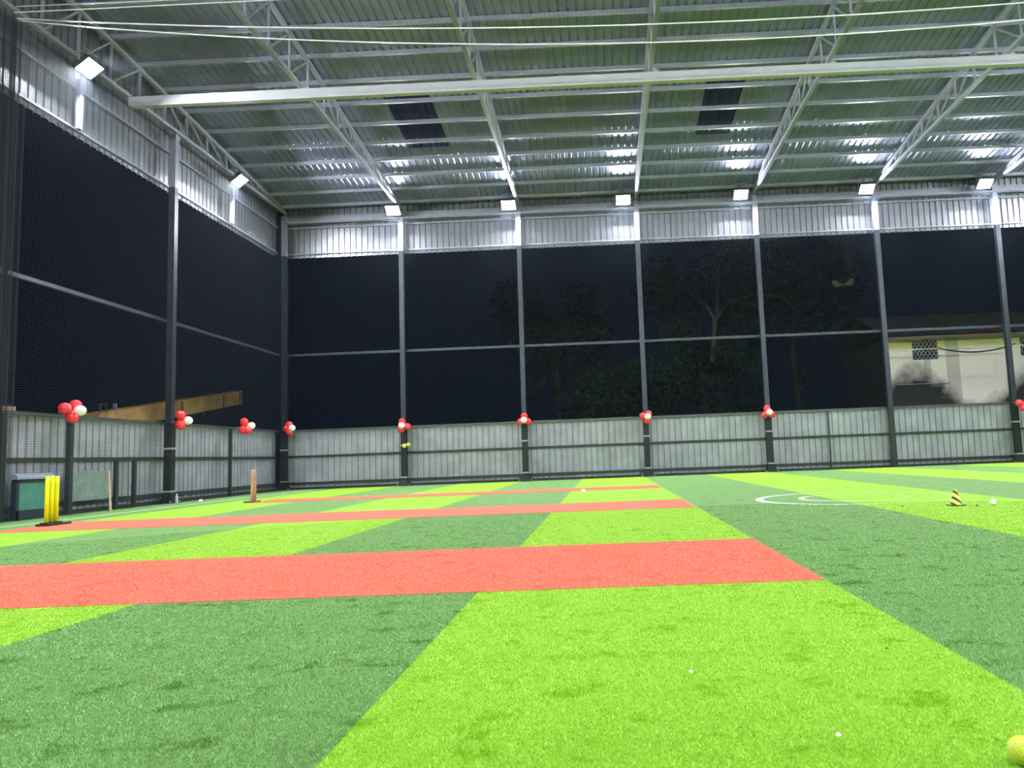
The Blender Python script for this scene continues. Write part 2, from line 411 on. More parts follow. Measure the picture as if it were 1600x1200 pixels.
# ---------------------------------------------------------------- roof
SKYL = [(5.55, 6.75, -6.75, -3.6), (14.35, 15.4, -6.75, -3.6)]
rf = MB()
def roof_rect(mb, x0, x1, y0, y1, mi=0):
    sheet(mb, x0, x1, lambda u, d, v: (u, v, roof_z(v)+d), y0, y1, mi, pan=0.135, side=0.022, depth=0.026)
x = -0.6; ysplit = [(-DEPTH-0.5, -RIDGE), (-RIDGE, 0.5)]
roof_rect(rf, -0.6, XR+0.4, *ysplit[0])
P = 0.21
def snap(v): return -0.6 + round((v+0.6)/P)*P
SK = [(snap(a), snap(b), c, d) for a, b, c, d in SKYL]
roof_rect(rf, -0.6, SK[0][0], -RIDGE, 0.5); roof_rect(rf, SK[0][1], SK[1][0], -RIDGE, 0.5); roof_rect(rf, SK[1][1], XR+0.4, -RIDGE, 0.5)
for a, b, c, d in SK: roof_rect(rf, a, b, -RIDGE, c); roof_rect(rf, a, b, d, 0.5)
tag(rf.build('ceiling', m_roof), kind='structure')
for i, (a, b, c, d) in enumerate(SK):
    s = MB(); roof_rect(s, a+0.002, b-0.002, c, d)
    so = s.build('skylight', m_sky)
    tag(so, ['dark translucent roof sheet on the left, between the first two inner trusses', 'dark translucent roof sheet on the right, beside the fourth truss'][i], 'skylight', 'dark translucent sheets in the roof')

# purlins: C sections running along the wall
def make_purlin():
    m = MB()
    m.box(-0.3, XR+0.3, -0.006, 0.0, -0.105, 0.0); m.box(-0.3, XR+0.3, 0.0, 0.055, -0.105, -0.099); m.box(-0.3, XR+0.3, 0.0, 0.055, -0.006, 0.0); m.box(-0.3, XR+0.3, 0.049, 0.055, -0.099, -0.085)
    return m.build('purlin', m_white)
pl0 = make_purlin()
ys = [-0.1, -1.1, -2.1, -3.1, -4.1, -5.15, -6.2, -7.2, -8.25, -9.3, -10.35, -11.4, -12.45, -13.5] + [-14.6-1.05*k for k in range(13)]
for i, y in enumerate(ys):
    o = pl0 if i == 0 else pl0.copy()
    if i: C.objects.link(o)
    o.location = (0, y, roof_z(y)-0.003)
    if i == 0: l = 'pale roof purlin lowest in the photo, right above the back eave'
    elif i < 8: l = 'pale roof purlin, %s up from the back eave, below the heavy cross beam' % ORD[i]
    elif i == 8: l = 'pale roof purlin just behind and above the heavy cross beam'
    elif i < 14: l = 'pale roof purlin, %s above the heavy cross beam' % ORD[i-9]
    else: l = 'pale roof purlin on the near roof slope, %s past the ridge' % ['first','second','third','fourth','fifth','sixth','seventh','eighth','ninth','tenth','eleventh','twelfth','thirteenth'][i-14]
    tag(o, l, 'purlin', 'roof purlins')

# trusses
ZC = 9.87
def make_truss():
    r = empty('roof_truss')
    t = MB(); t.bar((0, -0.05, roof_z(-0.05)-0.19), (0, -RIDGE, roof_z(-RIDGE)-0.19), 0.09, 0.10); t.bar((0, -RIDGE, roof_z(-RIDGE)-0.19), (0, -DEPTH, roof_z(-DEPTH)-0.19), 0.09, 0.10)
    t.build('top_chord', m_white, r)
    MB().bar((0, 0.15, ZC), (0, -DEPTH, ZC), 0.09, 0.09).build('bottom_chord', m_white, r)
    nodes = [y for y in ys if y < -0.8]
    prev = -0.3
    for i, y in enumerate(nodes):
        zt = roof_z(y)-0.2
        MB().bar((0, y, ZC), (0, y, zt), 0.045, 0.045, upv=(1, 0, 0)).build('web_upright', m_white, r)
        if i:
            py = nodes[i-1]
            a, b = ((0, py, ZC), (0, y, zt)) if y > -8 or (-20 > y) else ((0, py, roof_z(py)-0.2), (0, y, ZC))
            MB().bar(a, b, 0.04, 0.04, upv=(1, 0, 0)).build('web_diagonal', m_white, r)
    return r
T0 = make_truss()
tl = ['roof truss against the left wall, above the left floodlights', 'first roof truss right of the left wall, ending at the leftmost back floodlight',
      'second roof truss from the left wall, right of the left skylight', 'roof truss seen edge-on, straight ahead in the middle of the roof',
      'roof truss right of the right skylight, leaning to the right', 'roof truss in the upper right of the photo', 'roof truss at the far right edge of the photo', 'roof truss over the right end of the hall']
for j in range(NB+1):
    o = T0 if j == 0 else copy_tree(T0)
    o.location = (j*S, 0, 0)
    tag(o, tl[j], 'truss', 'roof trusses')
bm = empty('cross_beam', (0, -8.62, 9.70)); tag(bm, 'heavy off-white steel beam running across under all the trusses', 'beam')
MB().box(0.02, XR, -0.07, 0.07, -0.12, 0.12).build('beam', m_beam, bm)
for j in range(1, NB):
    m = MB(); m.add([(j*S-0.05, -0.075, 0.12), (j*S+0.22, -0.075, 0.12), (j*S+0.05, -0.075, 0.26), (j*S-0.05, -0.075, 0.26), (j*S-0.05, -0.06, 0.12), (j*S+0.22, -0.06, 0.12), (j*S+0.05, -0.06, 0.26), (j*S-0.05, -0.06, 0.26)],
                    [(0,1,2,3),(7,6,5,4),(0,4,5,1),(1,5,6,2),(2,6,7,3),(3,7,4,0)]); m.build('gusset_plate', m_beam, bm)
    MB().box((j-0.5)*S-0.1, (j-0.5)*S+0.1, -0.075, 0.075, -0.125, 0.125).build('splice_sleeve', m_beam, bm)

# wires that carry the ceiling net
def wire(z0, z1, y, label, r=0.012):
    pts = []
    for i in range(41):
        X = 0.02 + (XR-0.04)*i/40; t = (X - XR/2)/(XR/2)
        pts.append((X, y, z1 + (z0-z1)*t*t))
    o = MB().tube(pts, r, 6).build('net_wire', m_cable); tag(o, label, 'wire', 'slack wires under the roof')
wire(9.70, 8.58, -12.0, 'lowest and most sagging bright wire under the roof')
wire(9.72, 8.94, -12.03, 'second lowest slack wire under the roof, above the most sagging one')
wire(9.80, 9.78, -12.1, 'nearly straight wire at the top left of the photo, lower one of two', 0.011)
wire(9.95, 9.88, -12.06, 'nearly straight wire at the top left of the photo, upper one of two', 0.011)

# ---------------------------------------------------------------- floodlights
def make_lamp():
    r = empty('floodlight')
    h = MB()
    h.box(-0.25, 0.25, -0.05, 0.03, -0.20, 0.20)
    for k in range(9): h.box(-0.22+0.053*k, -0.212+0.053*k, 0.03, 0.075, -0.18, 0.18)
    h.build('housing', m_housing, r)
    MB().box(-0.23, 0.23, -0.056, -0.0505, -0.18, 0.18).build('glass', m_glow, r)
    f = MB(); f.box(-0.255, 0.255, -0.066, -0.05, 0.18, 0.205); f.box(-0.255, 0.255, -0.066, -0.05, -0.205, -0.18); f.box(-0.255, -0.23, -0.066, -0.05, -0.18, 0.18); f.box(0.23, 0.255, -0.066, -0.05, -0.18, 0.18)
    f.build('rim', m_housing, r)
    b = MB()
    for sx in (-0.265, 0.265): b.bar((sx, 0, 0), (sx, 0.30, 0.22), 0.012, 0.03)
    b.bar((-0.27, 0.30, 0.22), (0.27, 0.30, 0.22), 0.012, 0.03); b.bar((0, 0.30, 0.22), (0, 0.46, -0.04), 0.03, 0.03)
    b.build('bracket', m_white, r)
    return r
L0 = make_lamp(); first = [True]
TILT = math.radians(-52)
def place_lamp(x, y, z, rz, label, group, tilt=None):
    o = L0 if first[0] else copy_tree(L0); first[0] = False
    o.location = (x, y, z); o.rotation_euler = (-TILT if tilt is None else math.radians(tilt), 0, rz)
    tag(o, label, 'floodlight', group)
bl = ['leftmost lit floodlight on the back wall, at the top of the first inner truss', 'lit floodlight at the foot of the second truss, second on the back wall',
      'lit floodlight above the middle post of the back wall', 'lit floodlight at the foot of the fourth truss, right of the middle',
      'lit floodlight above the stained house, fifth on the back wall', 'lit floodlight furthest right in the photo', 'lit floodlight in the right corner of the back wall']
for j, X in enumerate((4.04, 8.12, 12.15, 16.25, 20.62, 24.69, 29.0)):
    place_lamp(X, -0.42, 9.68, 0, bl[j], 'floodlights along the back eave')
for Y, l in ((-4.14, 'lit floodlight on the left wall nearer the far corner'), (-10.62, 'lit floodlight at the top left of the photo'), (-17.5, 'lit floodlight on the left wall out past the photo edge'), (-24.0, 'lit floodlight on the left wall beside the camera')):
    place_lamp(0.42, Y, 9.50, math.pi/2, l, 'floodlights along the left wall')
for j in range(7):
    place_lamp(4.1*j+2.4, -DEPTH+0.42, 9.6, math.pi, 'lit floodlight on the near eave behind the camera, %s from the left' % ORD[j], 'floodlights along the near eave', 33)
for j in range(4):
    place_lamp(XR-0.42, -4.1-6.6*j, 9.50, -math.pi/2, 'lit floodlight on the right wall, %s from the far corner' % ORD[j], 'floodlights along the right wall', 36)
MB().box(0, XR, -DEPTH-0.09, -DEPTH+0.10, 9.50, 9.72).build('trim_near', m_white)['kind'] = 'structure'
MB().box(XR-0.09, XR+0.09, -DEPTH, 0, 9.35, 9.60).build('trim_right', m_white)['kind'] = 'structure'

# ---------------------------------------------------------------- netting
CELL = 0.045
def net(name, o, u, v, nu, nv, r, m_, label, jit=0.0):
    """o origin, u/v full edge vectors; straight square-section strands"""
    o = Vector(o); u = Vector(u); v = Vector(v); nrm = u.cross(v).normalized()
    mb = MB()
    for n_, a, b in ((nu, u, v), (nv, v, u)):
        ah = a.normalized()
        for i in range(n_+1):
            p = o + a*(i/n_)
            q = p + b
            j1 = nrm*random.uniform(-jit, jit)
            mb.add([p-ah*r+j1, p+nrm*r+j1, p+ah*r+j1, q-ah*r+j1, q+nrm*r+j1, q+ah*r+j1], [(0,1,4,3),(1,2,5,4),(2,0,3,5)])
    ob = mb.build(name, m_); tag(ob, label, 'net'); return ob
net('net', (0.3, -0.3, 0.02), (XR-0.4, 0, 0), (0, 0, 9.40), int((XR-0.4)/CELL), int(9.4/CELL), 0.0018, m_net, 'knotted grey safety net hanging along the whole back wall')
net('net', (0.3, -0.3, 0.02), (0, -12.2, 0), (0, 0, 9.40), int(12.2/CELL), int(9.4/CELL), 0.0023, m_net, 'knotted grey safety net hanging along the left wall')
net('net', (0.3, -9.9, 9.62), (XR-0.4, 0, 0), (0, -3.8, 0), int((XR-0.4)/CELL/2), int(3.8/CELL), 0.0014, m_net, 'ceiling net strung under the trusses near the slack wires')
# bunched curtain of net at the left edge: folded sheet of strands
cur = MB()
for layer in range(4):
    ph = random.random()*6; n = 150; pts = []
    for i in range(n+1):
        t = i/n
        pts.append((0.36 + 0.05*layer + 0.05*math.sin(t*46+ph), -12.42 - 2.8*t))
    for (a, b) in pts:
        cur.add([(a-0.0025, b, 0.02), (a+0.0025, b, 0.02), (a, b-0.004, 0.02), (a-0.0025, b, 9.35), (a+0.0025, b, 9.35), (a, b-0.004, 9.35)], [(0,1,4,3),(1,2,5,4),(2,0,3,5)])
    for k in range(int(9.3/0.045)):
        z = 0.04 + 0.045*k
        for i in range(0, n-1, 2):
            (a, b), (c, d) = pts[i], pts[i+2]
            cur.add([(a, b, z), (c, d, z), (c, d, z+0.004), (a, b, z+0.004)], [(0, 1, 2, 3)])
tag(cur.build('net_curtain', m_netd), 'bunched dark net curtain hanging at the left edge of the photo', 'net')

# ---------------------------------------------------------------- balloons
def balloon(parent, c, r, m_, direction=(0, 0, -1), label=None):
    d = Vector(direction).normalized()
    prof = []
    for i in range(15):
        t = math.pi*i/14
        zz = -math.cos(t); rr = math.sin(t)
        if zz > 0: zz *= 1.0
        else: rr *= 1 - 0.0*zz; zz *= 1.12
        prof.append((rr*r, zz*r))
    prof = [(0.012, -1.28*r), (0.006, -1.16*r)] + prof[1:]
    prof[-1] = (0.0005, prof[-1][1])
    o = MB().lathe(prof, c, 20, 0, -d).build('balloon', m_, parent)
    if label: o['label'] = label
    return o
clusters = [
 ((0.38, -10.78, 2.10), 'left', [((0, 0.16, 0.13), 'r'), ((0, -0.17, 0.04), 'r'), ((0.05, 0.0, -0.15), 'r'), ((0.16, 0.10, 0.0), 'w')], 'red and white balloon cluster tied at the leftmost strut, largest in the photo'),
 ((0.38, -6.88, 2.08), 'left', [((0, -0.04, 0.15), 'r'), ((0.03, -0.08, -0.13), 'r'), ((0.14, 0.10, 0.0), 'w'), ((-.1, .05, -.1), 'r')], 'red and white balloon cluster tied to the tall post of the left wall'),
 ((0.38, -3.60, 2.06), 'left', [((0, -0.02, 0.15), 'r'), ((0.0, -0.10, -0.12), 'r'), ((0.14, -0.06, -0.14), 'r'), ((0.18, 0.12, 0.02), 'w')], 'red and white balloon cluster tied midway between the tall left post and the corner'),
 ((0.42, -0.52, 2.11), 'back', [((-0.02, 0, 0.14), 'r'), ((-0.13, -0.02, 0.0), 'r'), ((0.02, -0.05, -0.14), 'r'), ((0.14, -0.12, 0.0), 'w')], 'red and white balloon cluster tied in the corner of the two walls'),
 ((4.36, -0.52, 2.03), 'back', [((-0.09, 0, 0.17), 'r'), ((-0.12, -0.02, -0.12), 'r'), ((0.12, -0.02, -0.02), 'r'), ((-0.07, -0.15, 0.02), 'w')], 'balloon cluster above the yellow ball, on the first post right of the corner'),
 ((8.46, -0.52, 2.07), 'back', [((0.0, 0, 0.16), 'r'), ((-0.14, -0.02, -0.05), 'r'), ((0.13, -0.02, -0.05), 'r'), ((0.0, -0.15, 0.0), 'w')], 'balloon cluster on the second post right of the corner, white one centred'),
 ((12.62, -0.52, 2.02), 'back', [((0.07, 0, 0.11), 'r'), ((-0.15, -0.02, 0.04), 'r'), ((0.0, -0.02, -0.13), 'r'), ((0.03, -0.15, 0.0), 'w')], 'balloon cluster on the middle post of the back wall'),
 ((16.72, -0.52, 2.00), 'back', [((-0.04, 0, 0.16), 'r'), ((-0.14, -0.02, -0.08), 'r'), ((0.12, -0.02, -0.08), 'r'), ((0.01, -0.15, 0.01), 'w')], 'balloon cluster on the fourth post, at the right edge of the trees'),
 ((25.22, -0.52, 1.90), 'back', [((-0.12, 0, 0.1), 'r'), ((0.0, -0.05, -0.08), 'r'), ((0.18, -0.12, 0.02), 'w'), ((0.2, 0.02, 0.16), 'r')], 'balloon cluster cut off by the right edge of the photo'),
]
for loc, side, bs, lab in clusters:
    e = empty('balloon_cluster', loc); tag(e, lab, 'balloons', 'red and white balloon clusters along the fence top')
    for c, k in bs:
        c = tuple(v*0.9 for v in c)
        d = -Vector(c) if Vector(c).length > 0.01 else Vector((0, 0, -1))
        balloon(e, c, 0.118 if k == 'r' else 0.108, m_red if k == 'r' else m_wht, d, 'white balloon' if k == 'w' else None)
    MB().tube([(0, 0, 0), (-0.05 if side == 'left' else 0, 0 if side == 'left' else 0.15, -0.03), (-0.24 if side == 'left' else 0, 0 if side == 'left' else 0.32, -0.02)], 0.006, 5).build('string', m_wht, e)

# ---------------------------------------------------------------- stumps and small things
def stump_prof(h, r): return [(0.0005, 0), (r, 0.0), (r, h*0.97), (r*0.8, h), (r*0.5, h), (0.0005, h-0.005)]
ys_ = empty('cricket_stumps', (2.1, -13.45, 0.006), math.radians(0)); tag(ys_, 'bright yellow plastic cricket stumps on a black base at the end of the red strip', 'stumps')
MB().box(-0.07, 0.16, -0.24, 0.24, 0.0, 0.035).build('base', m_blk, ys_)
MB().box(-0.03, 0.03, -0.20, 0.20, 0.035, 0.055).build('spring_plate', m_blk, ys_)
for k, dy in enumerate((-0.105, 0.0, 0.105)):
    MB().lathe(stump_prof(0.74, 0.032), (0, dy, 0.05), 16).build('stump', m_yel, ys_)
ws = empty('cricket_stumps', (2.83, -8.08, 0.006)); tag(ws, 'natural wooden cricket stumps standing before the left fence', 'stumps')
MB().box(-0.16, 0.1, -0.16, 0.16, 0.0, 0.03).build('base', m_dwood, ws)
for dy in (-0.085, 0.0, 0.085):
    MB().lathe(stump_prof(0.73, 0.026), (0, dy, 0.03), 14).build('stump', m_wood, ws)
sk = MB().tube([(0.74, -10.02, 0.0), (0.62, -9.92, 0.86)], [0.024, 0.02], 8).build('wooden_stick', m_wood)
tag(sk, 'pale wooden stick standing up before the left net', 'stick')

def bench(x, y0, y1, lab, roll, panel, frame, ztop=0.80):
    e = empty('low_bench', (x, (y0+y1)/2, 0)); L = (y1-y0)/2
    f = MB()
    for s_ in (-1, 1): f.box(-0.05, 0.05, s_*L-0.05*s_-0.04, s_*L-0.05*s_+0.04, 0, ztop-0.08)
    f.box(-0.05, 0.05, -L+0.02, L-0.02, 0.02, 0.18); f.box(-0.05, 0.05, -L+0.02, L-0.02, ztop-0.10, ztop-0.04)
    f.build('frame', frame, e)
    MB().box(-0.02, 0.0, -L+0.09, L-0.09, 0.18, ztop-0.10).build('panel', panel, e)
    t = MB(); n = 10; pts = []
    for i in range(n+1):
        a = math.pi*i/n; pts.append((math.cos(a)*0.10, ztop-0.04+math.sin(a)*0.11))
    vs = [(px_, yy, pz) for yy in (-L-0.02, L+0.02) for px_, pz in pts]; m_ = n+1
    t.add(vs, [(i, i+1, m_+i+1, m_+i) for i in range(n)] + [tuple(range(m_)), tuple(reversed(range(m_, 2*m_))), (0, m_, 2*m_-1, n)])
    t.build('rounded_top', roll, e)
    tag(e, lab, 'bench'); return e
bench(0.14, -11.85, -10.95, 'low navy-framed bench with teal front and rounded pale blue top left of the yellow stumps', m_pblue, m_teal, m_navy)
m_teal2 = mat('faded_teal', (0.27, 0.36, 0.33), 0.6, 0, 0.15, 4)
tp = MB(); 
for i in range(12):
    a0, a1 = i/12, (i+1)/12
    za, zb = 0.84+0.06*math.sin(a0*3), 0.84+0.06*math.sin(a1*3)
    y0, y1 = -10.15+1.15*a0, -10.15+1.15*a1
    xa, xb = -0.045+0.006*math.sin(a0*20), -0.045+0.006*math.sin(a1*20)
    tp.add([(xa, y0, 0.25), (xb, y1, 0.25), (xb, y1, zb), (xa, y0, za), (xa-0.004, y0, 0.25), (xb-0.004, y1, 0.25), (xb-0.004, y1, zb), (xa-0.004, y0, za)], [(0,1,2,3),(7,6,5,4),(0,4,5,1),(2,6,7,3),(3,7,4,0),(1,5,6,2)])
tag(tp.build('tarpaulin', m_teal2), 'faded pale teal tarpaulin hanging on the left fence behind the stick', 'tarpaulin')

def ball(name, loc, r, m_, lab, grp=None, seam=True):
    o = empty(name, loc); tag(o, lab, 'ball', grp)
    prof = [(max(0.0004, r*math.sin(math.pi*i/16)), -r*math.cos(math.pi*i/16)) for i in range(17)]
    MB().lathe(prof, (0, 0, 0), 24).build('felt_cover' if seam else 'shell', m_, o)
    if seam:
        pts = []
        for i in range(49):
            t = 2*math.pi*i/48; a = 0.62; 
            v = Vector((math.cos(t)+a*math.cos(3*t)*0.5, math.sin(t)-a*math.sin(3*t)*0.5, 1.1*math.sin(2*t)*0.75)).normalized()*(r*1.003)
            pts.append(tuple(v))
        MB().tube(pts, r*0.035, 5, cap=False).build('seam', m_wball, o)
    return o
BX, BY = 12.1515, -23.412
b1 = ball('tennis_ball', (BX, BY, 0.036), 0.034, m_ball, 'yellow-green ball at the bottom right corner of the photo')
b1.rotation_euler = (0.4, 0.5, 0.2)
b2 = ball('tennis_ball', (4.44, -0.36, 1.405), 0.07, m_ball, 'right one of two yellow balls stuck in the net by a post', 'balls stuck in the back net')
b3 = ball('tennis_ball', (4.30, -0.36, 1.365), 0.075, m_ball, 'left, larger one of two yellow balls stuck in the net by a post', 'balls stuck in the back net')
def scrap(x, y, r, m_, lab, name='paper_scrap', z=0.012):
    mb = MB(); n = 9; top = []; 
    ring = [(math.cos(2*math.pi*i/n)*r*random.uniform(0.75, 1.1), math.sin(2*math.pi*i/n)*r*random.uniform(0.75, 1.1)) for i in range(n)]
    vs = [(a, b, random.uniform(0, 0.3)*r) for a, b in ring] + [(a*0.6, b*0.6, r*random.uniform(0.7, 1.1)) for a, b in ring] + [(0, 0, r*1.1)]
    fs = [(i, (i+1) % n, n+(i+1) % n, n+i) for i in range(n)] + [(n+i, n+(i+1) % n, 2*n) for i in range(n)] + [tuple(reversed(range(n)))]
    mb.add(vs, fs); o = mb.build(name, m_, loc=(x, y, z)); tag(o, lab, 'litter', 'scraps lying on the turf'); return o
scrap(11.43, -22.60, 0.008, m_wball, 'tiny white scrap on the bright band, left of the other near one')
scrap(11.76, -23.22, 0.008, m_wball, 'tiny white scrap on the bright band nearest the camera')
scrap(10.64, -8.84, 0.05, m_wball, 'white scrap on the turf just in front of the furthest red strip', z=0.0)
scrap(0.75, -6.6, 0.06, m_wball, 'white scrap at the foot of the left fence right of the tall post', z=0.0)
scrap(12.21, -22.38, 0.006, m_dwood, 'tiny reddish brown scrap on the bright band to the right')
scrap(14.88, -15.89, 0.018, m_dwood, 'dark scrap on the turf left of the striped cone', z=0.0)
scrap(15.66, -16.19, 0.018, m_dwood, 'dark scrap on the turf right of the striped cone', z=0.0)
ball('plastic_ball', (15.88, -16.15, 0.037), 0.037, m_wball, 'white ball on the bright band at the right of the photo', None, False)
bt = empty('water_bottle', (0.45, -7.15, 0.0)); tag(bt, 'small clear plastic bottle standing at the foot of the tall left post', 'bottle')
m_pet = mat('clear_plastic', (0.42, 0.46, 0.48), 0.15); m_cap = m_wball
MB().lathe([(0.0005, 0), (0.032, 0.002), (0.034, 0.03), (0.031, 0.08), (0.034, 0.13), (0.034, 0.17), (0.014, 0.21), (0.013, 0.225)], (0, 0, 0), 16).build('bottle_body', m_pet, bt)
MB().lathe([(0.015, 0.222), (0.015, 0.24), (0.0005, 0.242)], (0, 0, 0), 16).build('cap', m_cap, bt)
# striped marker cone
m_band = bpy.data.materials.new('striped_cone'); m_band.use_nodes = True
nt = m_band.node_tree; b = nt.nodes['Principled BSDF']; b.inputs['Roughness'].default_value = 0.5
tc = nt.nodes.new('ShaderNodeTexCoord'); sp = nt.nodes.new('ShaderNodeSeparateXYZ'); nt.links.new(tc.outputs['Object'], sp.inputs[0])
k = nmath(nt, 'GREATER_THAN', nmath(nt, 'FRACT', nmath(nt, 'DIVIDE', nmath(nt, 'ADD', sp.outputs[2], nmath(nt, 'MULTIPLY', sp.outputs[0], 0.8)), 0.09)), 0.55)
nt.links.new(nmix(nt, k, (0.75, 0.72, 0.05), (0.03, 0.02, 0.02)), b.inputs['Base Color'])
cn = empty('marker_cone', (15.5, -16.0, 0.0)); tag(cn, 'small yellow and black striped marker cone on the bright band at the right', 'cone')
MB().lathe([(0.08, 0.012), (0.068, 0.02), (0.02, 0.19), (0.012, 0.20), (0.0005, 0.20)], (0, 0, 0), 24).build('cone', m_band, cn)
MB().box(-0.085, 0.085, -0.085, 0.085, 0.0, 0.014).build('base', m_blk, cn)

# ---------------------------------------------------------------- outside: crane
cr = empty('crane_boom', (-5, 0, 0)); tag(cr, 'weathered yellow telescopic crane boom rising behind the left fence', 'crane')
def boom(y0, z0b, z0t, y1, z1b, z1t, hw, name, m_):
    m = MB(); vs = [(-hw, y0, z0b), (hw, y0, z0b), (hw, y0, z0t), (-hw, y0, z0t), (-hw, y1, z1b), (hw, y1, z1b), (hw, y1, z1t), (-hw, y1, z1t)]
    m.add(vs, [(0,1,2,3),(7,6,5,4),(0,4,5,1),(1,5,6,2),(2,6,7,3),(3,7,4,0)]); return m.build(name, m_, cr)
def bz(y): return 2.14 + 0.17*(y+2.4), 2.73 + 0.164*(y+2.4)
boom(-2.6, bz(-2.6)[0], bz(-2.6)[1], 6.5, bz(6.5)[0], bz(6.5)[1], 0.24, 'boom_section', m_crane)
boom(-2.6, bz(-2.6)[0]-0.04, bz(-2.6)[0], 6.5, bz(6.5)[0]-0.04, bz(6.5)[0], 0.28, 'lower_flange', m_dwood)
boom(-2.6, bz(-2.6)[1], bz(-2.6)[1]+0.03, 6.5, bz(6.5)[1]+0.0, bz(6.5)[1]+0.03, 0.27, 'upper_flange', m_crane)
boom(6.5, 3.70, 4.12, 7.35, 3.84, 4.22, 0.20, 'boom_head', m_hole)
for y in (1.9, 4.9, 6.3):
    b_, t_ = bz(y); MB().bar((0.255, y, b_+0.03), (0.255, y, t_-0.03), 0.04, 0.09).build('side_stiffener', m_dwood, cr)
for y in (2.6, 3.8, 5.2):
    b_ = bz(y)[0]-0.03; MB().tube([(0, y, b_), (0, y+0.09, b_-0.2), (0, y+0.18, b_+0.02)], 0.03, 6).build('rope_guide', m_pipe, cr)
MB().box(-0.9, 0.7, -6.0, -1.9, 0.35, 1.75).build('carrier', m_crane, cr)
MB().bar((0, -3.6, 1.7), (0, -2.5, 2.35), 0.4, 0.5).build('boom_foot', m_crane, cr)
for y in (-5.2, -2.8):
    for x in (-0.75, 0.55): MB().lathe([(0.10, -0.12), (0.40, -0.12), (0.43, 0), (0.40, 0.12), (0.10, 0.12)], (x, y, 0.37), 20, 0, (1, 0, 0)).build('wheel', m_blk, cr)
MB().tube([(0.2, -2.45, 2.5), (0.2, -2.5, 3.0), (0.2, -2.25, 3.04), (0.2, -2.15, 2.65)], 0.03, 6).build('hose_loop', m_pipe, cr)
MB().bar((0.2, -1.75, 2.7), (0.2, -1.80, 3.08), 0.06, 0.10).build('mirror_bracket', m_white, cr)
tk = empty('truck_body', (-5, 0, 0)); tag(tk, 'brown topped truck body showing just over the left end of the fence', 'truck')
MB().box(-1.1, 0.5, -10.0, -6.3, 0.75, 2.56).build('load_bed', m_crane, tk)
MB().box(-1.15, 0.55, -10.05, -6.25, 2.56, 2.68).build('top_rail', m_wood, tk)
for y in (-9.2, -7.2):
    for x in (-0.9, 0.3): MB().lathe([(0.12, -0.14), (0.42, -0.14), (0.44, 0), (0.42, 0.14), (0.12, 0.14)], (x, y, 0.38), 20, 0, (1, 0, 0)).build('wheel', m_blk, tk)

# ---------------------------------------------------------------- outside: house
m_house = bpy.data.materials.new('stained_plaster'); m_house.use_nodes = True
nt = m_house.node_tree; b = nt.nodes['Principled BSDF']; b.inputs['Roughness'].default_value = 0.9
tc = nt.nodes.new('ShaderNodeTexCoord'); g = nt.nodes.new('ShaderNodeMapping'); g.inputs['Location'].default_value = (24.25, 8, 0); nt.links.new(tc.outputs['Object'], g.inputs[0]); sp = nt.nodes.new('ShaderNodeSeparateXYZ'); nt.links.new(g.outputs[0], sp.inputs[0])
n = nt.nodes.new('ShaderNodeTexNoise'); n.inputs['Scale'].default_value = 0.75; n.inputs['Detail'].default_value = 7; n.inputs['Roughness'].default_value = 0.6
nt.links.new(g.outputs[0], n.inputs['Vector'])
# mould that climbs from the ground: two humps with a clean gap
X, Z = sp.outputs[0], sp.outputs[2]
hump = nmath(nt, 'MULTIPLY', nmath(nt, 'COSINE', nmath(nt, 'MULTIPLY', nmath(nt, 'SUBTRACT', X, 25.35), 1.13)), 0.95)
lvl = nmath(nt, 'ADD', nmath(nt, 'ADD', hump, 3.05), nmath(nt, 'MULTIPLY', nmath(nt, 'SUBTRACT', n.outputs['Fac'], 0.5), 2.2))
mo = nt.nodes.new('ShaderNodeMapRange'); mo.inputs[1].default_value = -0.55; mo.inputs[2].default_value = 0.4
nt.links.new(nmath(nt, 'SUBTRACT', lvl, Z), mo.inputs[0])
n3 = nt.nodes.new('ShaderNodeTexNoise'); n3.inputs['Scale'].default_value = 2.5; n3.inputs['Detail'].default_value = 5; nt.links.new(g.outputs[0], n3.inputs['Vector'])
base = nmix(nt, nmath(nt, 'GREATER_THAN', Z, 5.02), (0.90, 0.84, 0.74), (0.62, 0.62, 0.24))
base = nmix(nt, nmath(nt, 'MULTIPLY', n3.outputs['Fac'], 0.22), base, (0.50, 0.44, 0.38))
streak = nmath(nt, 'LESS_THAN', nmath(nt, 'ABSOLUTE', nmath(nt, 'SUBTRACT', X, 25.95)), 0.16)
streak2 = nmath(nt, 'LESS_THAN', nmath(nt, 'ABSOLUTE', nmath(nt, 'SUBTRACT', X, 27.1)), 0.3)
base = nmix(nt, nmath(nt, 'MULTIPLY', nmath(nt, 'MAXIMUM', streak, streak2), 0.45), base, (0.20, 0.21, 0.14))
nt.links.new(nmix(nt, nmath(nt, 'MAXIMUM', mo.outputs[0], nmath(nt, 'GREATER_THAN', sp.outputs[1], 8.02)), base, (0.018, 0.019, 0.02)), b.inputs['Base Color'])  # faces behind the front wall plane are coloured near-black all over
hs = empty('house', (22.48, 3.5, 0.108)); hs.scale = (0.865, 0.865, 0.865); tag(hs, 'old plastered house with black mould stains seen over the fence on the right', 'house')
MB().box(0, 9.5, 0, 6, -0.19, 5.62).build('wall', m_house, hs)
MB().box(-0.02, 9.5, -0.06, 0.0, 4.98, 5.06).build('string_course', m_house, hs)
rr = MB(); pr = corr_profile(-0.25, 9.8, 0.16, 0.05, 0.03, 0.05); n_ = len(pr)
vs = [(u, -0.5, 5.58+d) for u, d in pr] + [(u, 3.2, 7.1+d) for u, d in pr] + [(u, 6.6, 5.6+d) for u, d in pr]
rr.add(vs, [(i, i+1, n_+i+1, n_+i) for i in range(n_-1)] + [(n_+i, n_+i+1, 2*n_+i+1, 2*n_+i) for i in range(n_-1)])
